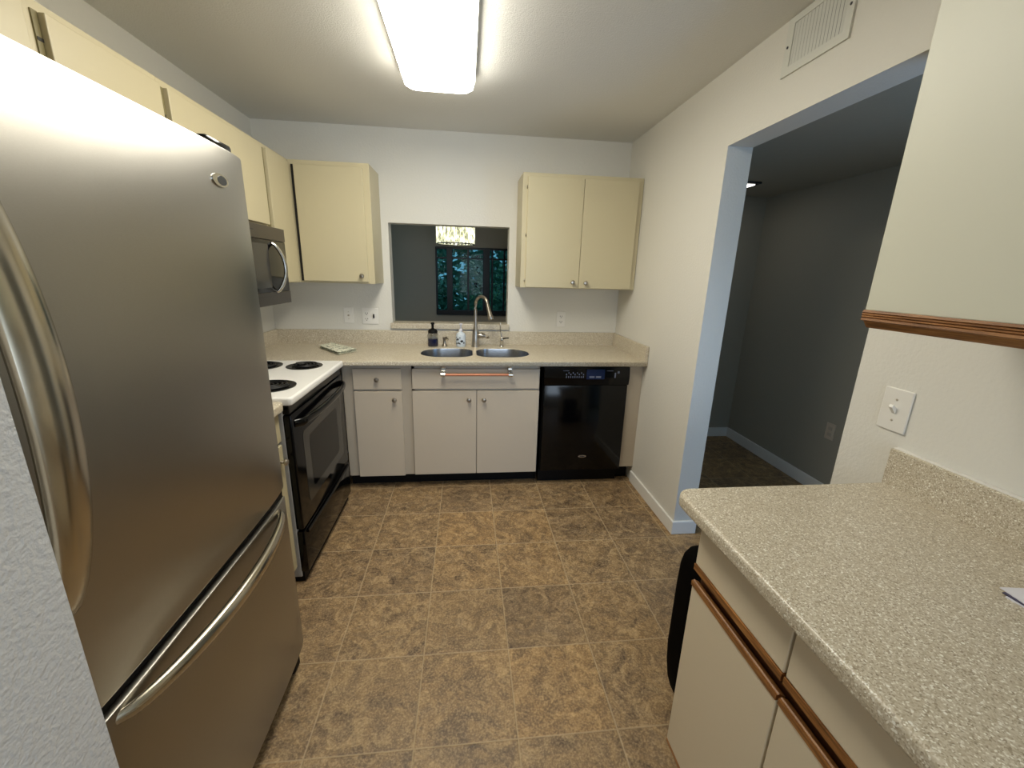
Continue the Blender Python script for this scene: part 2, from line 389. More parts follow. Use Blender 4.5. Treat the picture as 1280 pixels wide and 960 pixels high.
# badge
def oval(c, ry, rz, x0, x1, n=28, axis='x', rot=0):
    pts = [(c[0]+ry*math.cos(2*PI*k/n)*math.cos(rot)-rz*math.sin(2*PI*k/n)*math.sin(rot), c[1]+ry*math.cos(2*PI*k/n)*math.sin(rot)+rz*math.sin(2*PI*k/n)*math.cos(rot)) for k in range(n)]
    return MB().prism(pts, axis, x0, x1)
bd = obj('badge', oval((1.187, 1.668), .034, .015, -.6105, -.6030), 'badge', ud)
g = oval((1.193, 1.668), .020, .0105, -.6032, -.6024); obj('badge_emblem', g, 'badge_d', bd)
obj('hinge_cover', MB().box(-.69, -.632, FY1-.125, FY1-.01, 1.752, 1.778, .010), 'black', fr, smooth=40)

# ------------------------------------------------------------------ base cabinet between refrigerator and range
cb = thing('base_cabinet', 'narrow cream base cabinet squeezed between refrigerator and range', 'cabinet', (-1.1, 1.55, 0))
obj('body', MB().box(-1.40, -.812, 1.345, 1.757, .10, .875), 'cream', cb)
obj('toe_kick', B(-1.38, -.87, 1.35, 1.755, 0, .10), 'blackm', cb)
dr = door_x(cb, 1.36, 1.745, .74, .862, -.792, 'cream', name='drawer'); knob(dr, (-.792, 1.55, .80), (1, 0, 0))
d_ = door_x(cb, 1.36, 1.745, .105, .725, -.792, 'cream'); knob(d_, (-.792, 1.715, .655), (1, 0, 0))
tag(obj('countertop', slab_mesh(rrect(LX+.002, -.768, 1.345, 1.760, [.025, 0.0, 0.0, 0.0]), [], .876, .914, .006), 'counter', loc=(-1.1, 1.55, .876)), 'short beige speckled countertop piece between refrigerator and range', 'countertop')

# ------------------------------------------------------------------ range
R0, R1 = 1.766, 2.522
rg = thing('electric_range', 'black and white coil top electric range along the left wall', 'range', (-1.08, 2.145, 0))
obj('body', B(-1.40, -.785, R0, R1, .03, .895, .004), 'rangeside', rg)
ct = obj('cooktop', slab_mesh(rrect(-1.40, -.738, R0-.006, R1+.012, .02), [], .893, .930, .010), 'white', rg, smooth=40)
def burner(cx, cy_, r):
    b = obj('burner', MB().lathe((cx, cy_, .9295), [(.0001, 0), (r, 0), (r, .004), (r*.93, .0055), (r*.84, .002), (.0001, .002)], n=36), 'pan', rg, smooth=40)
    k = 46; pts = []; turns = 4 if r > .1 else 3.4
    N = int(turns*24)
    for i in range(N+1):
        a = 2*PI*turns*i/N; rr = r*.14 + (r*.80-r*.14)*i/N
        pts.append((cx+rr*math.cos(a), cy_+rr*math.sin(a), .9385))
    obj('coil', MB().tube(pts, .0042, 8), 'coil', b, smooth=60)
burner(-.905, 1.945, .112); burner(-.905, 2.375, .094); burner(-1.13, 1.945, .092); burner(-1.14, 2.375, .112)
bg = obj('back_panel', MB().prism([(-1.415, .93), (-1.355, .93), (-1.385, 1.09), (-1.415, 1.09)], 'y', R0, R1), 'white', rg)
for yy in (1.84, 1.93, 2.36, 2.45): obj('control_knob', MB().lathe((-1.37, yy, 1.01), [(.018, 0), (.016, .02), (.0001, .021)], (1, 0, .2), 18), 'blackm', bg)
obj('vent_trim', B(-.80, -.757, R0+.004, R1-.004, .852, .893, .004), 'black', rg)
od = obj('oven_door', B(-.80, -.752, R0+.002, R1-.002, .285, .848, .008), 'black', rg, smooth=40)
gz = MB().prism(rrect(R0+.10, R1-.085, .37, .735, .03), 'x', -.7525, -.7505)
obj('oven_window', gz, 'ovenglass', od)
iz = MB().prism(rrect(R0+.17, R1-.16, .42, .69, .025), 'x', -.7512, -.7500)
obj('window_inner', iz, 'mwglass', od)
hp = bow((-.755, R0+.035, .800), (-.755, R1-.035, .800), (.052, 0, 0), 30, .30)
obj('door_handle', MB().tube(hp, .0125, 14, sx=1.5), 'black', od, smooth=60)
bdw = obj('storage_drawer', MB().box(-.80, -.752, R0+.002, R1-.002, .055, .275, .007), 'black', rg, smooth=40)
obj('drawer_lip', MB().tube([(-.748, R0+.03, .262), (-.742, 2.14, .262), (-.748, R1-.03, .262)], .008, 10), 'black', bdw, smooth=60)
obj('foot', B(-.84, -.80, R0+.03, R0+.07, 0, .04), 'blackm', rg); obj('foot', B(-.84, -.80, R1-.07, R1-.03, 0, .04), 'blackm', rg)
obj('toe_plate', B(-.82, -.775, R0+.005, R1-.005, .004, .06), 'blackm', rg)

# ------------------------------------------------------------------ back base cabinets
FYB = 2.642
CY = 2.66
c1 = thing('base_cabinet', 'greige base cabinet with one drawer over one door, right of the range', 'cabinet', (-.57, 2.95, 0))
obj('body', B(-.79, -.357, CY, 3.24, .10, .875), 'frame_g', c1)
obj('toe_kick', B(-.80, -.357, 2.735, 3.2, 0, .10), 'blackm', c1)
dr = door_y(c1, -.722, -.420, .716, .853, FYB-.002, 'greige', 'drawer'); knob(dr, (-.571, FYB-.002, .785))
d_ = door_y(c1, -.722, -.419, .10, .702, FYB-.002, 'greige'); knob(d_, (-.466, FYB-.002, .648))
c2 = thing('base_cabinet', 'wide greige sink base cabinet with two doors under the double sink', 'cabinet', (.07, 2.95, 0))
obj('body', MB().box(-.357, .508, CY, CY+.02, .10, .875).box(-.357, -.337, CY, 3.24, .10, .875).box(.49, .508, CY, 3.24, .10, .875).box(-.357, .508, CY, 3.24, .10, .12), 'frame_g', c2)
obj('toe_kick', B(-.357, .508, 2.735, 3.2, 0, .10), 'blackm', c2)
door_y(c2, -.352, .487, .718, .853, FYB-.002, 'greige', 'false_drawer_front')
d_ = door_y(c2, -.354, .0655, .104, .704, FYB-.002, 'greige'); knob(d_, (.017, FYB-.002, .645))
d_ = door_y(c2, .069, .489, .104, .704, FYB-.002, 'greige'); knob(d_, (.116, FYB-.002, .645))
tag(obj('filler_panel', MB().box(1.108, 1.209, 2.655, 2.675, .12, .875).box(1.108, 1.125, 2.675, 3.2, .12, .875), 'frame_g', loc=(1.15, 2.66, .12)), 'narrow greige filler panel between dishwasher and right wall', 'panel')
tag(obj('toe_kick', B(1.108, 1.196, 2.735, 2.75, 0, .12), 'blackm', loc=(1.15, 2.74, 0)), 'black toe kick board under the filler panel right of the dishwasher', 'toe kick')
# dishwasher
dw = thing('dishwasher', 'black dishwasher under the counter near the right wall', 'dishwasher', (.81, 2.93, 0))
obj('body', B(.514, 1.104, 2.66, 3.2, .10, .870), 'blackm', dw)
dd = obj('door', B(.516, 1.100, 2.628, 2.662, .115, .745, .006), 'black', dw, smooth=40)
cpn = obj('control_panel', MB().prism([(2.662, .748), (2.622, .748), (2.614, .80), (2.622, .870), (2.662, .870)], 'x', .514, 1.102), 'black', dw)
lc = obj('display', B(.80, .925, 2.612, 2.617, .79, .858), 'lcd', cpn)
GL = []
for i in range(9):
    x = .66 + i*.0145
    GL.append((x, x+.005, 2.6115, 2.6135, .800, .812)); GL.append((x+.002, x+.007, 2.6145, 2.6165, .828, .838) if i % 2 else (x, x+.006, 2.6125, 2.615, .818, .828))
GL += [(.64, .68, 2.6165, 2.619, .846, .849), (.94, .985, 2.6165, 2.619, .846, .849), (.995, 1.003, 2.6125, 2.6145, .800, .835), (1.015, 1.028, 2.6145, 2.6165, .83, .845), (.82, .855, 2.6108, 2.6122, .800, .812), (.865, .90, 2.6108, 2.6122, .800, .812)]
for g_ in GL: obj('button_legend', B(*g_), 'glyph', cpn)
oe = oval((.815, .222), .030, .0095, 2.6245, 2.6285, axis='y'); eb = obj('badge', oe, 'badge', dd)
obj('badge_emblem', oval((.815, .222), .019, .0045, 2.6235, 2.625, axis='y'), 'badge_d', eb)
obj('toe_panel', B(.516, 1.100, 2.70, 2.72, .0, .112), 'blackm', dw)

# ------------------------------------------------------------------ back countertop with sink holes
SY0, SY1 = 2.735, 3.075
sA = rrect(-.318, .044, SY0, SY1, [.10, .15, .15, .10], 10); sB = rrect(.070, .446, SY0, SY1, [.15, .10, .10, .15], 10)
outer = [(-1.40, 2.536), (-.772, 2.536), (-.772, 2.590), (1.205, 2.590), (1.205, 3.24), (-1.40, 3.24)]
ctp = thing('countertop', 'long beige speckled countertop holding the double sink along the back wall', 'countertop', (0, 2.9, .882))
obj('top', slab_mesh(outer, [sA, sB], .882, .914, .006), 'counter', ctp)
obj('backsplash', MB().box(LX+.002, 1.205, 3.238, 3.258, .882, 1.018, .003).box(1.188, 1.208, 2.592, 3.24, .908, 1.018, .003).box(LX+.002, LX+.022, 2.54, 3.24, .882, 1.018, .003), 'counter', ctp)
sk = thing('sink', 'stainless steel undermount double bowl sink set in the back countertop', 'sink', (.064, 2.905, .72))
def bowl(loop, nm):
    mb = MB(); bm = mb.bm; cx = sum(p[0] for p in loop)/len(loop); cyy = sum(p[1] for p in loop)/len(loop)
    prof = [(1.0, .9085), (.993, .9085), (.985, .897), (.955, .76), (.91, .735), (.80, .722), (.15, .718)]
    rings = [[bm.verts.new((cx+(x-cx)*s, cyy+(y-cyy)*s, z)) for x, y in loop] for s, z in prof]
    n = len(loop)
    for a, b2 in zip(rings, rings[1:]):
        for k in range(n): bm.faces.new((a[k], a[(k+1) % n], b2[(k+1) % n], b2[k]))
    bm.faces.new(rings[-1])
    o = obj(nm, mb, 'sink', sk, smooth=50)
    md = o.modifiers.new('thick', 'SOLIDIFY'); md.thickness = .0012
    obj('drain', MB().lathe((cx, cyy, .7175), [(.0001, .001), (.04, .001), (.042, .004), (.03, .003), (.0001, .002)], n=24), 'chrome', o)
bowl(sA, 'left_bowl'); bowl(sB, 'right_bowl')

# faucet
Z0 = .9142
fc = thing('faucet', 'brushed nickel gooseneck pull-down faucet behind the sink divider', 'faucet', (.068, 3.14, Z0))
obj('base', MB().lathe((.068, 3.14, Z0), [(.031, 0), (.031, .006), (.027, .012), (.022, .10), (.022, .12), (.015, .14), (.0125, .16), (.0001, .161)]), 'nickel', fc, smooth=45)
pts = [(.068, 3.14, 1.06), (.068, 3.14, 1.20)]
for k in range(0, 15):
    a = PI - k*PI/14*.96; pts.append((.068+.043+.043*math.cos(a), 3.14-.075-.075*math.cos(a+0), 1.225+.068*math.sin(a)) if False else (.111+.043*math.cos(a), 3.09+.05*(-math.cos(a)), 1.228+.066*math.sin(a)))
obj('spout', MB().tube(pts, .0115, 14), 'nickel', fc, smooth=60)
p_ = Vector(pts[-1]); dv = (Vector(pts[-1])-Vector(pts[-3])).normalized(); dv = (dv + Vector((.12, -.10, -.5))).normalized()
obj('spray_head', MB().lathe(p_-dv*.005, [(.012, 0), (.0135, .03), (.019, .09), (.020, .105), (.016, .112), (.0001, .112)], dv), 'nickel', fc, smooth=45)
hb = obj('handle', MB().lathe((.084, 3.14, 1.000), [(.018, 0), (.022, .02), (.020, .045), (.014, .058), (.0001, .059)], (1, -.1, 0)), 'nickel', fc, smooth=45)
obj('lever', MB().tube([(.135, 3.135, 1.0), (.155, 3.13, .985), (.170, 3.12, .990)], [.011, .008, .012], 10), 'nickel', hb, smooth=60)
# soap dispenser pump
sd = thing('soap_dispenser', 'small brushed nickel built-in soap pump left of the faucet', 'soap dispenser', (-.165, 3.15, Z0))
obj('base', MB().lathe((-.165, 3.15, Z0), [(.021, 0), (.020, .008), (.012, .018), (.010, .045), (.014, .055), (.014, .068), (.0001, .070)]), 'nickel', sd, smooth=45)
obj('spout', MB().tube([(-.165, 3.15, .972), (-.15, 3.13, .985), (-.138, 3.105, .974), (-.136, 3.10, .963)], .0065, 10), 'nickel', sd, smooth=60)
# filter tap
ft = thing('filter_tap', 'slim chrome drinking water tap right of the faucet', 'tap', (.272, 3.16, Z0))
obj('base', MB().lathe((.272, 3.16, Z0), [(.019, 0), (.018, .006), (.010, .012), (.010, .035), (.013, .04), (.013, .06), (.008, .07), (.0001, .071)]), 'chrome', ft, smooth=45)
obj('spout', MB().tube([(.272, 3.16, .975), (.262, 3.16, 1.03), (.258, 3.155, 1.075), (.256, 3.145, 1.098), (.255, 3.125, 1.106), (.256, 3.108, 1.096)], .0045, 10), 'chrome', ft, smooth=60)
obj('lever', MB().tube([(.275, 3.16, .972), (.305, 3.15, .980), (.325, 3.145, .982)], [.006, .0045, .005], 10), 'blackm', ft, smooth=60)
# soap bottle (navy)
sb = thing('soap_bottle', 'clear soap bottle of navy liquid with black pump at left end of sink', 'soap bottle', (-.252, 3.15, Z0))
obj('bottle', MB().lathe((-.252, 3.15, Z0), [(.0001, 0), (.036, 0), (.039, .006), (.039, .088), (.034, .100), (.018, .110), (.0001, .111)]), 'clear', sb, smooth=45)
obj('liquid', MB().lathe((-.252, 3.15, Z0), [(.0001, .003), (.0355, .003), (.0370, .008), (.0370, .058), (.0001, .058)]), 'blue_soap', sb, smooth=45)
pm = obj('pump', MB().lathe((-.252, 3.15, Z0+.104), [(.034, -.004), (.035, .008), (.030, .022), (.014, .028), (.009, .032), (.009, .060), (.014, .062), (.013, .074), (.0001, .076)]), 'blackm', sb, smooth=45)
obj('nozzle', MB().tube([(-.252, 3.15, Z0+.172), (-.252, 3.12, Z0+.172), (-.252, 3.108, Z0+.166)], .005, 8), 'blackm', pm)
# lotion bottle
lb = thing('lotion_bottle', 'clear patterned lotion bottle with white pump beside the faucet', 'lotion bottle', (-.043, 3.15, Z0))
obj('bottle', MB().lathe((-.043, 3.15, Z0), [(.0001, 0), (.034, 0), (.037, .006), (.037, .085), (.030, .100), (.014, .110), (.014, .118), (.0001, .119)]), 'label', lb, smooth=45)
sw = MB()
for k in range(14):
    a = -PI/2 + random.uniform(-1.1, 1.1); z = Z0+random.uniform(.02, .08)
    sw.lathe((-.043+.0372*math.cos(a), 3.15+.0372*math.sin(a), z), [(.0001, -.0006), (random.uniform(.004, .009), 0), (.0001, .0008)], (math.cos(a), math.sin(a), 0), 10)
obj('label_print', sw, 'badge_d', lb)
pm = obj('pump', MB().lathe((-.043, 3.15, Z0+.116), [(.015, 0), (.014, .014), (.006, .018), (.0055, .046), (.012, .048), (.012, .060), (.0001, .061)]), 'paper', lb, smooth=45)
obj('nozzle', MB().tube([(-.043, 3.15, Z0+.172), (-.043, 3.12, Z0+.174), (-.043, 3.108, Z0+.168)], .0045, 8), 'paper', pm)
# folded towel
def towel():
    mb = MB(); bm = mb.bm; c = [(-1.045, 3.035), (-1.000, 3.170), (-.742, 2.905), (-.838, 2.768)]
    for L in range(3):
        n = 16; g = []; ins = .05 + .03*((L*2) % 3)/2
        for side in (0, 1):
            gg = []
            for i in range(n+1):
                row = []
                for j in range(n+1):
                    u, v = i/n, j/n; u2 = ins*.3+u*(1-ins*.6); v2 = ins*.3+v*(1-ins*.6)
                    x = (c[0][0]*(1-u2)+c[3][0]*u2)*(1-v2)+(c[1][0]*(1-u2)+c[2][0]*u2)*v2
                    y = (c[0][1]*(1-u2)+c[3][1]*u2)*(1-v2)+(c[1][1]*(1-u2)+c[2][1]*u2)*v2
                    e = min(u, v, 1-u, 1-v); rnd = .0035*(1-max(0, 1-e*9)**2)
                    z = Z0 + .001 + L*.0075 + .0035 + (rnd if side else -rnd) + .0015*math.sin(9*u+L)*math.sin(7*v)*side
                    row.append(bm.verts.new((x, y, z)))
                gg.append(row)
            g.append(gg)
        for side in (0, 1):
            for i in range(n):
                for j in range(n): bm.faces.new((g[side][i][j], g[side][i+1][j], g[side][i+1][j+1], g[side][i][j+1]))
        for i in range(n):
            for a, b2 in (((i, 0), (i+1, 0)), ((i, n), (i+1, n)), ((0, i), (0, i+1)), ((n, i), (n, i+1))):
                bm.faces.new((g[0][a[0]][a[1]], g[0][b2[0]][b2[1]], g[1][b2[0]][b2[1]], g[1][a[0]][a[1]]))
    return mb
tag(obj('dish_towel', towel(), 'towel', loc=(-.9, 2.97, Z0), smooth=60), 'folded white and green printed dish towel on the counter by the range', 'towel')
# copper towel bar
tb = thing('towel_bar', 'copper towel bar with chrome brackets over the sink cabinet front', 'towel bar', (.068, 2.60, .83))
obj('bar', MB().tube([(-.142, 2.598, .824), (.278, 2.598, .824)], .0085, 14), 'copper', tb, smooth=60)
for x in (-.150, .286):
    br = obj('bracket', MB().lathe((x-.014, 2.598, .824), [(.0001, 0), (.015, 0), (.015, .028), (.0001, .028)], (1, 0, 0), 20), 'chrome', tb, smooth=45)
    obj('bracket_plate', MB().box(x-.014, x+.014, 2.634, 2.640, .808, .872, .002).box(x-.007, x+.007, 2.605, 2.636, .817, .831, .002).box(x-.014, x+.014, 2.615, 2.640, .848, .855, .002), 'chrome', tb)

# ------------------------------------------------------------------ wall plates
def plate_y(x, z, w2, h2):
    return B(x-w2, x+w2, BY-.006, BY-.0003, z-h2, z+h2, .003)
o1 = thing('switch_plate', 'single ivory cable plate on the back wall, left of the double plate', 'wall plate', (-.884, BY, 1.126))
obj('plate', plate_y(-.884, 1.126, .036, .058), 'plate', o1)
obj('jack', MB().lathe((-.884, BY-.006, 1.126), [(.007, 0), (.006, .006), (.0001, .006)], (0, -1, 0), 14), 'frame_g', o1)
obj('screw', MB().lathe((-.884, BY-.006, 1.152), [(.003, 0), (.003, .001), (.0001, .001)], (0, -1, 0), 10), 'frame_g', o1); obj('screw', MB().lathe((-.884, BY-.006, 1.100), [(.003, 0), (.003, .001), (.0001, .001)], (0, -1, 0), 10), 'frame_g', o1)
o2 = thing('outlet', 'double ivory wall plate with outlet and dark toggle left of the pass-through', 'outlet', (-.726, BY, 1.122))
obj('plate', plate_y(-.726, 1.122, .060, .060), 'plate', o2)
def duplex(root, x, z):
    for s in (-1, 1):
        r = obj('socket', MB().prism(rrect(x-.016, x+.016, z+s*.021-.013, z+s*.021+.013, .008, 4), 'y', BY-.0085, BY-.005), 'plate', root)
        obj('slots', MB().box(x-.009, x-.006, BY-.0088, BY-.0084, z+s*.021-.002, z+s*.021+.008).box(x+.006, x+.009, BY-.0088, BY-.0084, z+s*.021-.002, z+s*.021+.008).box(x-.003, x+.003, BY-.0088, BY-.0084, z+s*.021-.010, z+s*.021-.005), 'blackm', r)
duplex(o2, -.752, 1.120)
obj('toggle', B(-.704, -.694, BY-.018, BY-.005, 1.108, 1.138, .003), 'blackm', o2, label='dark brown toggle')
o3 = thing('outlet', 'white duplex outlet on the back wall right of the sink, above the dishwasher', 'outlet', (.751, BY, 1.12))
obj('plate', plate_y(.751, 1.12, .036, .060), 'plate', o3); duplex(o3, .751, 1.12)
o4 = thing('light_switch', 'white toggle switch plate on the right wall above the near counter', 'light switch', (RX, .986, 1.12))
obj('plate', B(RX-.006, RX-.0003, .986-.040, .986+.040, 1.12-.061, 1.12+.061, .003), 'plate', o4)
obj('toggle', MB().prism([(RX-.022, 1.129), (RX-.018, 1.136), (RX-.005, 1.125), (RX-.005, 1.108)], 'y', .981, .991), 'plate', o4)
for z in (1.15, 1.09): obj('screw', MB().lathe((RX-.006, .986, z), [(.0035, 0), (.003, .0012), (.0001, .0012)], (-1, 0, 0), 10), 'frame_g', o4)
o5 = thing('outlet', 'wall outlet low on the dim hallway wall beyond the doorway', 'outlet', (2.505, 2.42, .465))
obj('plate', B(2.499, 2.5047, 2.385, 2.455, .407, .523, .003), 'greige', o5)
for s in (-1, 1): obj('socket', B(2.4965, 2.4995, 2.405, 2.435, .465+s*.021-.012, .465+s*.021+.012, .001), 'frame_g', o5)

# ------------------------------------------------------------------ upper cabinets
UZ0, UZ1, UX = 1.370, 2.110, -1.104
def hinge(root, y, z): obj('hinge', B(UX-.004, UX+.0055, y-.003, y+.014, z-.004, z+.004), 'dark', root)
ua = thing('wall_cabinet', 'cream wall cabinet over the left half of the refrigerator, cut by the frame', 'wall cabinet', (-1.26, .93, 1.80))
obj('body', MB().box(LX+.002, UX, .512, 1.358, 1.80, UZ1), 'cream', ua)
door_x(ua, .53, .935, 1.81, 2.085, UX+.02, 'cream'); door_x(ua, .94, 1.345, 1.81, 2.085, UX+.02, 'cream')
ub = thing('wall_cabinet', 'cream wall cabinet over the right half of the refrigerator with dark hinge gaps', 'wall cabinet', (-1.26, 1.6, 1.80))
obj('body', MB().box(LX+.002, UX, 1.360, 1.832, 1.72, UZ1), 'cream', ub)
obj('gap_strip', MB().box(UX-.001, UX+.004, 1.384, 1.402, 1.72, 2.085), 'olive', ub, label='olive brown recessed strip')
hinge(ub, 1.388, 2.02)
door_x(ub, 1.403, 1.822, 1.73, 2.085, UX+.02, 'cream')
uc = thing('wall_cabinet', 'cream wall cabinet mounted directly above the microwave', 'wall cabinet', (-1.26, 2.2, 1.67))
obj('body', MB().box(LX+.002, UX, 1.833, 2.598, 1.675, UZ1), 'cream', uc)
obj('gap_strip', MB().box(UX-.001, UX+.004, 1.834, 1.860, 1.68, 2.085), 'olive', uc, label='olive brown recessed strip')
hinge(uc, 1.838, 1.99)
door_x(uc, 1.861, 2.582, 1.69, 2.085, UX+.02, 'cream')
ud_ = thing('wall_cabinet', 'tall cream corner wall cabinet between the microwave and the back wall', 'wall cabinet', (-1.26, 2.9, 1.37))
obj('body', MB().box(LX+.002, UX, 2.599, BY-.003, UZ0, UZ1), 'cream', ud_)
obj('gap_strip', MB().box(UX-.001, UX+.004, 2.60, 2.628, UZ0+.005, 2.09), 'olive', ud_, label='olive brown recessed strip')
door_x(ud_, 2.63, 2.925, UZ0+.005, 2.09, UX+.02, 'cream')
ue = thing('wall_cabinet', 'cream single door wall cabinet on the back wall left of the pass-through', 'wall cabinet', (-.85, 3.1, 1.37))
obj('body', B(-1.100, -.612, 2.957, BY-.003, UZ0, UZ1, .001), 'cream', ue)
obj('gap_strip', B(-1.082, -1.066, 2.950, 2.958, UZ0+.012, 2.083), 'dark', ue, label='dark strip painted as the shaded gap beside the door')  # dark colour paints the shade between the two cabinets
d_ = door_y(ue, -1.065, -.652, UZ0+.012, 2.083, 2.940, 'cream'); knob(d_, (-.690, 2.940, 1.42))
uf = thing('wall_cabinet', 'cream two door wall cabinet on the back wall right of the pass-through', 'wall cabinet', (.79, 3.1, 1.37))
obj('body', B(.376, 1.206, 2.957, BY-.003, UZ0, UZ1, .001), 'cream', uf)
d_ = door_y(uf, .409, .789, UZ0+.004, 2.087, 2.940, 'cream'); knob(d_, (.745, 2.940, 1.413))
d_ = door_y(uf, .792, 1.172, UZ0+.004, 2.087, 2.940, 'cream'); knob(d_, (.838, 2.940, 1.411))
for z in (1.42, 1.72, 2.02): obj('hinge_pin', MB().lathe((.404, 2.950, z), [(.003, -.010), (.003, .010), (.0001, .010)], n=8), 'nickel', uf)

# ------------------------------------------------------------------ microwave
mw = thing('microwave', 'dark stainless over-the-range microwave under the cream cabinet', 'microwave', (-1.2, 2.17, 1.27))
MX = -1.005
obj('body', B(LX+.003, MX-.022, 1.800, 2.545, 1.272, 1.662, .003), 'mwsteel', mw)
md_ = obj('door', B(MX-.022, MX, 1.800, 2.545, 1.335, 1.596, .003), 'mwglass', mw, smooth=40)
obj('top_panel', B(MX-.022, MX+.002, 1.798, 2.547, 1.597, 1.664, .003), 'mwsteel', mw)
obj('bottom_panel', B(MX-.022, MX+.002, 1.798, 2.547, 1.270, 1.334, .003), 'mwsteel', mw)
obj('window', MB().prism(rrect(1.84, 2.33, 1.36, 1.575, .008), 'x', MX-.0005, MX+.001), 'ovenglass', md_)
lg = MB().tube([(MX+.003, 2.145+.012*math.cos(a/8*2*PI), 1.636+.008*math.sin(a/8*2*PI)) for a in range(8)], .001, 6, close=True).box(MX+.0015, MX+.003, 2.163, 2.195, 1.632, 1.638).box(MX+.0015, MX+.003, 2.14, 2.165, 1.618, 1.622)
obj('logo', lg, 'badge_d', mw)
hp = [(MX-.002+.045*math.sin(PI*k/24)**.6, 2.385+.030*math.sin(PI*k/24), 1.585-.25*k/24) for k in range(25)]
hd = obj('handle', MB().tube(hp, .0085, 12, sx=1.7, upv=(0, 1, 0)), 'chrome', md_, smooth=60)

# ------------------------------------------------------------------ right counter, base and upper cabinets
rc = thing('countertop', 'near speckled countertop with rounded corner on the right side', 'countertop', (.88, .33, .876))
obj('top', slab_mesh(rrect(.560, 1.205, -.62, .955, [.002, .045, .01, .002]), [], .876, .914, .010), 'counter', rc)
obj('backsplash', B(1.188, 1.209, -.62, .955, .908, 1.018, .003), 'counter', rc)
obj('caulk', B(1.196, 1.2095, -.62, .953, 1.017, 1.021, .001), 'plate', rc)
rb = thing('base_cabinet', 'cream base cabinet with oak finger pulls under the near right counter', 'cabinet', (.9, .3, 0))
obj('body', MB().box(.632, 1.19, -.60, .880, .10, .87), 'cream_low', rb)
obj('channel', MB().box(.6305, .633, -.60, .880, .655, .735), 'wooddark', rb, label='dark brown recess behind the pulls')
obj('toe_kick', B(.69, 1.18, -.60, .86, 0, .10), 'blackm', rb)
XF = .610
for (a, b_) in ((.566, .884), (.262, .560), (-.04, .256), (-.34, -.046)):
    dr = door_x(rb, a, b_, .728, .866, XF, 'cream_low', -1, 'drawer')
    st = MB().prism([(XF-.003, .7275), (XF+.018, .7275), (XF+.018, .704), (XF+.008, .708), (XF-.003, .710)], 'y', a, b_)
    obj('pull_strip', st, 'wood', dr, label='oak strip along the bottom edge')
    d_ = door_x(rb, a, b_, .098, .660, XF, 'cream_low', -1)
    st = MB().prism([(XF-.003, .6605), (XF+.018, .6605), (XF+.018, .668), (XF+.004, .676), (XF+.001, .674), (XF-.003, .674)], 'y', a, b_)
    obj('pull_strip', st, 'wood', d_, label='oak strip along the top edge')
    obj('bottom_strip', B(XF-.001, XF+.020, a, b_, .088, .0975, .001), 'wood', d_, label='thin oak strip under the door')
ru = thing('wall_cabinet', 'large cream wall cabinet door with oak bottom rail above the near right counter', 'wall cabinet', (1.05, .2, 1.37))
obj('body', MB().box(.902, RX-.002, -.62, .836, 1.405, 2.16), 'cream', ru)
for (a, b_) in ((.118, .838), (-.62, .112)):
    d_ = obj('door', B(.880, .900, a, b_, 1.407, 2.14, .002), 'offwhite', ru)
    pr = [(.880, 1.4075), (.877, 1.4075), (.874, 1.403), (.877, 1.401), (.874, 1.398), (.877, 1.396), (.874, 1.393), (.877, 1.391), (.873, 1.386), (.883, 1.383), (.8905, 1.372), (.8945, 1.3685), (.900, 1.3685), (.900, 1.4075)]
    pr = [(x, z) for x, z in pr]
    obj('bottom_rail', MB().prism(pr, 'y', a, b_), 'wood', d_, label='grooved oak rail')

# papers on the near counter
for k, (dz, an, mt) in enumerate(((0, .10, 'paper'), (.0022, .0, 'paper2'), (.0044, -.14, 'paper'))):
    c = Vector((1.062, .488)); loop = [(-.075, -.048), (.075, -.048), (.075, .048), (-.075, .048)]
    lp = [(c.x+x*math.cos(an)-y*math.sin(an), c.y+x*math.sin(an)+y*math.cos(an)) for x, y in loop]
    lab = ('white card at the bottom of the small stack on the near right counter', 'dark printed card in the middle of the stack on the near right counter', 'white card on top of the small stack on the near right counter')[k]
    tag(obj('card', MB().prism(lp, 'z', .9143+dz, .9143+dz+.0018), mt, loc=(c.x, c.y, .9143+dz)), lab, 'card', 'cards on the near counter')

# waste bin
def bin_mesh():
    mb = MB(); bm = mb.bm; cx, cyy = .885, 1.06; rings = []
    prof = [(.78, .003), (.85, .02), (.92, .06), (.97, .12), (1.0, .20), (1.0, .45), (.985, .53), (.95, .562), (.88, .582), (.74, .592), (.3, .596)]
    base = rrect(-.17, .17, -.095, .095, .05, 6)
    for s, z in prof: rings.append([bm.verts.new((cx+x*s, cyy+y*s, z)) for x, y in base])
    n = len(base)
    for a, b2 in zip(rings, rings[1:]):
        for k in range(n): bm.faces.new((a[k], a[(k+1) % n], b2[(k+1) % n], b2[k]))
    bm.faces.new(rings[0][::-1]); bm.faces.new(rings[-1]); return mb
wbn = thing('waste_bin', 'black rounded bin standing behind the end of the near right cabinet', 'bin', (.885, 1.06, 0))
M['binblack'] = mat('bin_plastic', (5, 4, 3), .8, spec=.05)
obj('bin_body', bin_mesh(), 'binblack', wbn, smooth=50)

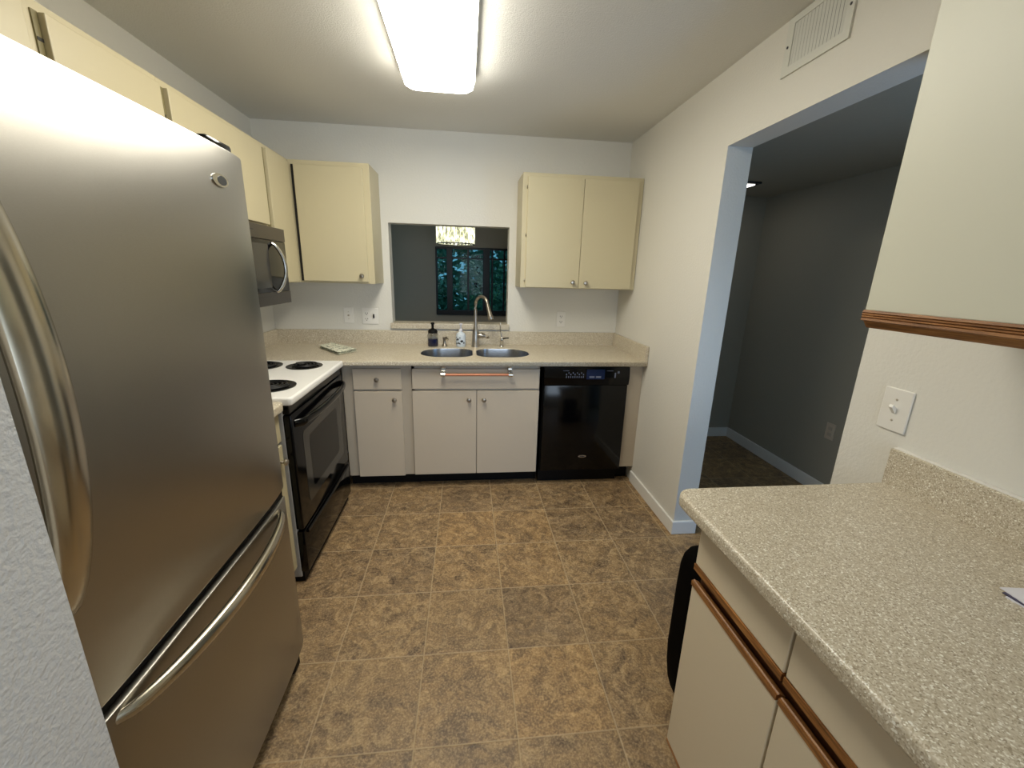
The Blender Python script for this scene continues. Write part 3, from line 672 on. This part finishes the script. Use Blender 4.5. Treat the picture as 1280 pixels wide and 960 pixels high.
# ------------------------------------------------------------------ ceiling lamp
cl = thing('ceiling_light', 'long white fluorescent ceiling light with wraparound diffuser over the kitchen', 'ceiling light', (-.13, 1.78, H))
def lens():
    mb = MB(); bm = mb.bm; x0, x1, y0, y1 = -.293, .035, 1.17, 2.395
    prof = [(-.008, H-.040), (-.005, 2.352), (.0, 2.334), (.016, 2.325), (.05, 2.320)]
    rings = []
    for ins, z in prof:
        rings.append([bm.verts.new((x, y, z)) for x, y in rrect(x0+ins, x1-ins, y0+ins*.6, y1-ins*.6, max(.05-ins*.4, .02), 6)])
    n = len(rings[0])
    for a, b2 in zip(rings, rings[1:]):
        for k in range(n): bm.faces.new((a[k], a[(k+1) % n], b2[(k+1) % n], b2[k]))
    bm.faces.new(rings[-1]); return mb
obj('diffuser', lens(), 'diffuser', cl, smooth=50)
obj('housing', MB().prism(rrect(-.305, .046, 1.16, 2.405, .06, 8), 'z', H-.041, H-.0005), 'lampend', cl)

# ------------------------------------------------------------------ air vent on the right wall
vt = thing('air_vent', 'white air return grille on the right wall above the doorway', 'vent', (RX, 1.57, 2.3))
vz0, vz1, vy0, vy1 = 2.213, 2.402, 1.424, 1.72
fm = MB().box(RX-.008, RX-.0005, vy0, vy1, vz0, vz0+.028).box(RX-.008, RX-.0005, vy0, vy1, vz1-.022, vz1).box(RX-.008, RX-.0005, vy0, vy0+.028, vz0+.028, vz1-.022).box(RX-.008, RX-.0005, vy1-.034, vy1, vz0+.028, vz1-.022)
obj('frame', fm, 'vent', vt)
obj('backing', B(RX-.002, RX-.0005, vy0+.02, vy1-.02, vz0+.02, vz1-.02), 'dark', vt)
for k in range(15):
    y = vy0+.034+k*.0158
    obj('louver', MB().prism([(RX-.0025, y), (RX-.0065, y+.0095), (RX-.0055, y+.0105), (RX-.0015, y+.001)], 'z', vz0+.026, vz1-.02), 'vent', vt)
for y in (vy0+.014, vy1-.014): obj('screw', MB().lathe((RX-.008, y, 2.31), [(.005, 0), (.004, .002), (.0001, .002)], (-1, 0, 0), 10), 'badge_d', vt)

# ------------------------------------------------------------------ hall ceiling panel
hl = thing('ceiling_light', 'sliver of a small lit ceiling fixture in the dim hallway', 'ceiling light', (1.92, 3.05, 2.13))
obj('frame', B(1.74, 2.065, 2.955, 3.24, 2.118, 2.1295, .003), 'dark', hl)
obj('diffuser', B(1.755, 2.035, 2.985, 3.225, 2.112, 2.119, .002), 'panel', hl)

# ------------------------------------------------------------------ dining chandelier
ch = thing('chandelier', 'lit crystal drum chandelier hanging in the dark dining room', 'chandelier', (-.1, 4.2, 1.72))
obj('drum', MB().lathe((-.1, 4.2, 1.735), [(.165, 0), (.17, .004), (.17, .27), (.165, .274)], n=24), 'crystal', ch)
for k in range(28):
    a = 2*PI*k/28
    obj('crystal_rod', MB().tube([(-.1+.176*math.cos(a), 4.2+.176*math.sin(a), 1.722), (-.1+.176*math.cos(a), 4.2+.176*math.sin(a), 2.0)], .0085, 6), 'crystal', ch)
obj('ring', MB().tube([(-.1+.178*math.cos(2*PI*k/32), 4.2+.178*math.sin(2*PI*k/32), 1.722) for k in range(32)], .006, 8, close=True), 'chrome', ch)
obj('stem', MB().tube([(-.1, 4.2, 2.0), (-.1, 4.2, H)], .006, 8).lathe((-.1, 4.2, H-.03), [(.05, 0), (.06, .0295), (.0001, .0295)]), 'chrome', ch)

# ------------------------------------------------------------------ garden beyond the dining window
struct('ground', B(-6, 8, 5.55, 14, -.12, -.05), 'ground')
def leafball(c, rad, n, size, mt_long=1.6):
    mb = MB(); bm = mb.bm
    for _ in range(n):
        v = Vector((random.gauss(0, 1), random.gauss(0, 1), random.gauss(0, 1))).normalized()*random.uniform(.55, 1)
        p = Vector(c)+Vector((v.x*rad[0], v.y*rad[1], v.z*rad[2]))
        a = Vector((random.gauss(0, 1), random.gauss(0, 1), random.gauss(0, .7)-.3)).normalized(); b = a.cross(Vector((random.random(), random.random(), random.random()))).normalized()
        L = size*random.uniform(.6, 1.3)*mt_long; W = size*.35
        vs = [bm.verts.new(p), bm.verts.new(p+a*L*.5+b*W), bm.verts.new(p+a*L), bm.verts.new(p+a*L*.5-b*W)]; bm.faces.new(vs)
    return mb
def shrub(x, y, z, rad, n, size, label, mt='leaf'):
    t = thing('shrub', label, 'shrub', (x, y, -.05))
    obj('foliage', leafball((x, y, z), rad, n, size), mt, t)
    obj('trunk', MB().tube([(x, y, -.06), (x+.05, y, z*.5), (x, y, z)], [.06, .05, .02], 8), 'bark', t)
shrub(-1.05, 7.9, 1.2, (.75, .55, 1.1), 900, .10, 'dense green shrub behind the left end of the dining window')
shrub(.45, 9.0, 1.0, (.72, .5, .85), 800, .11, 'low leafy shrub behind the middle panes of the dining window')
shrub(1.9, 7.6, 1.25, (.8, .55, 1.1), 900, .10, 'dense green shrub behind the right end of the dining window')
def palm(x, y, label):
    t = thing('palm', label, 'palm', (x, y, -.05)); mb = MB(); bm = mb.bm
    for k in range(26):
        a = random.uniform(0, 2*PI); L = random.uniform(.6, .95); hz = random.uniform(.6, 1.25)
        for s in range(12):
            f = s/11; p = Vector((x+math.cos(a)*L*f*.7, y+math.sin(a)*L*f*.7, .55+hz*math.sin(f*2.2)*.9))
            for sd_ in (-1, 1):
                d = Vector((math.cos(a+sd_*1.0), math.sin(a+sd_*1.0), -.25)).normalized()*.2*(1-f*.5)
                q = Vector((-d.y, d.x, 0))*.08
                bm.faces.new([bm.verts.new(p-q), bm.verts.new(p+d), bm.verts.new(p+q)])
    obj('fronds', mb, 'leaf2', t); obj('trunk', MB().tube([(x, y, -.06), (x, y, .6)], .07, 8), 'bark', t)
palm(.30, 6.9, 'spiky palm just outside the middle panes of the dining window')
tr = thing('tree', 'tall dark tree filling the background beyond the dining window', 'tree', (.3, 11.5, -.05))
obj('crown', leafball((.3, 11.5, 2.0), (3.6, 1.0, 2.4), 5500, .19), 'leaf', tr)
obj('trunk', MB().tube([(.3, 11.5, -.06), (.35, 11.5, 2.0)], [.16, .1], 10), 'bark', tr)

for o in bpy.data.objects:
    if '_o' in o: del o['_o']
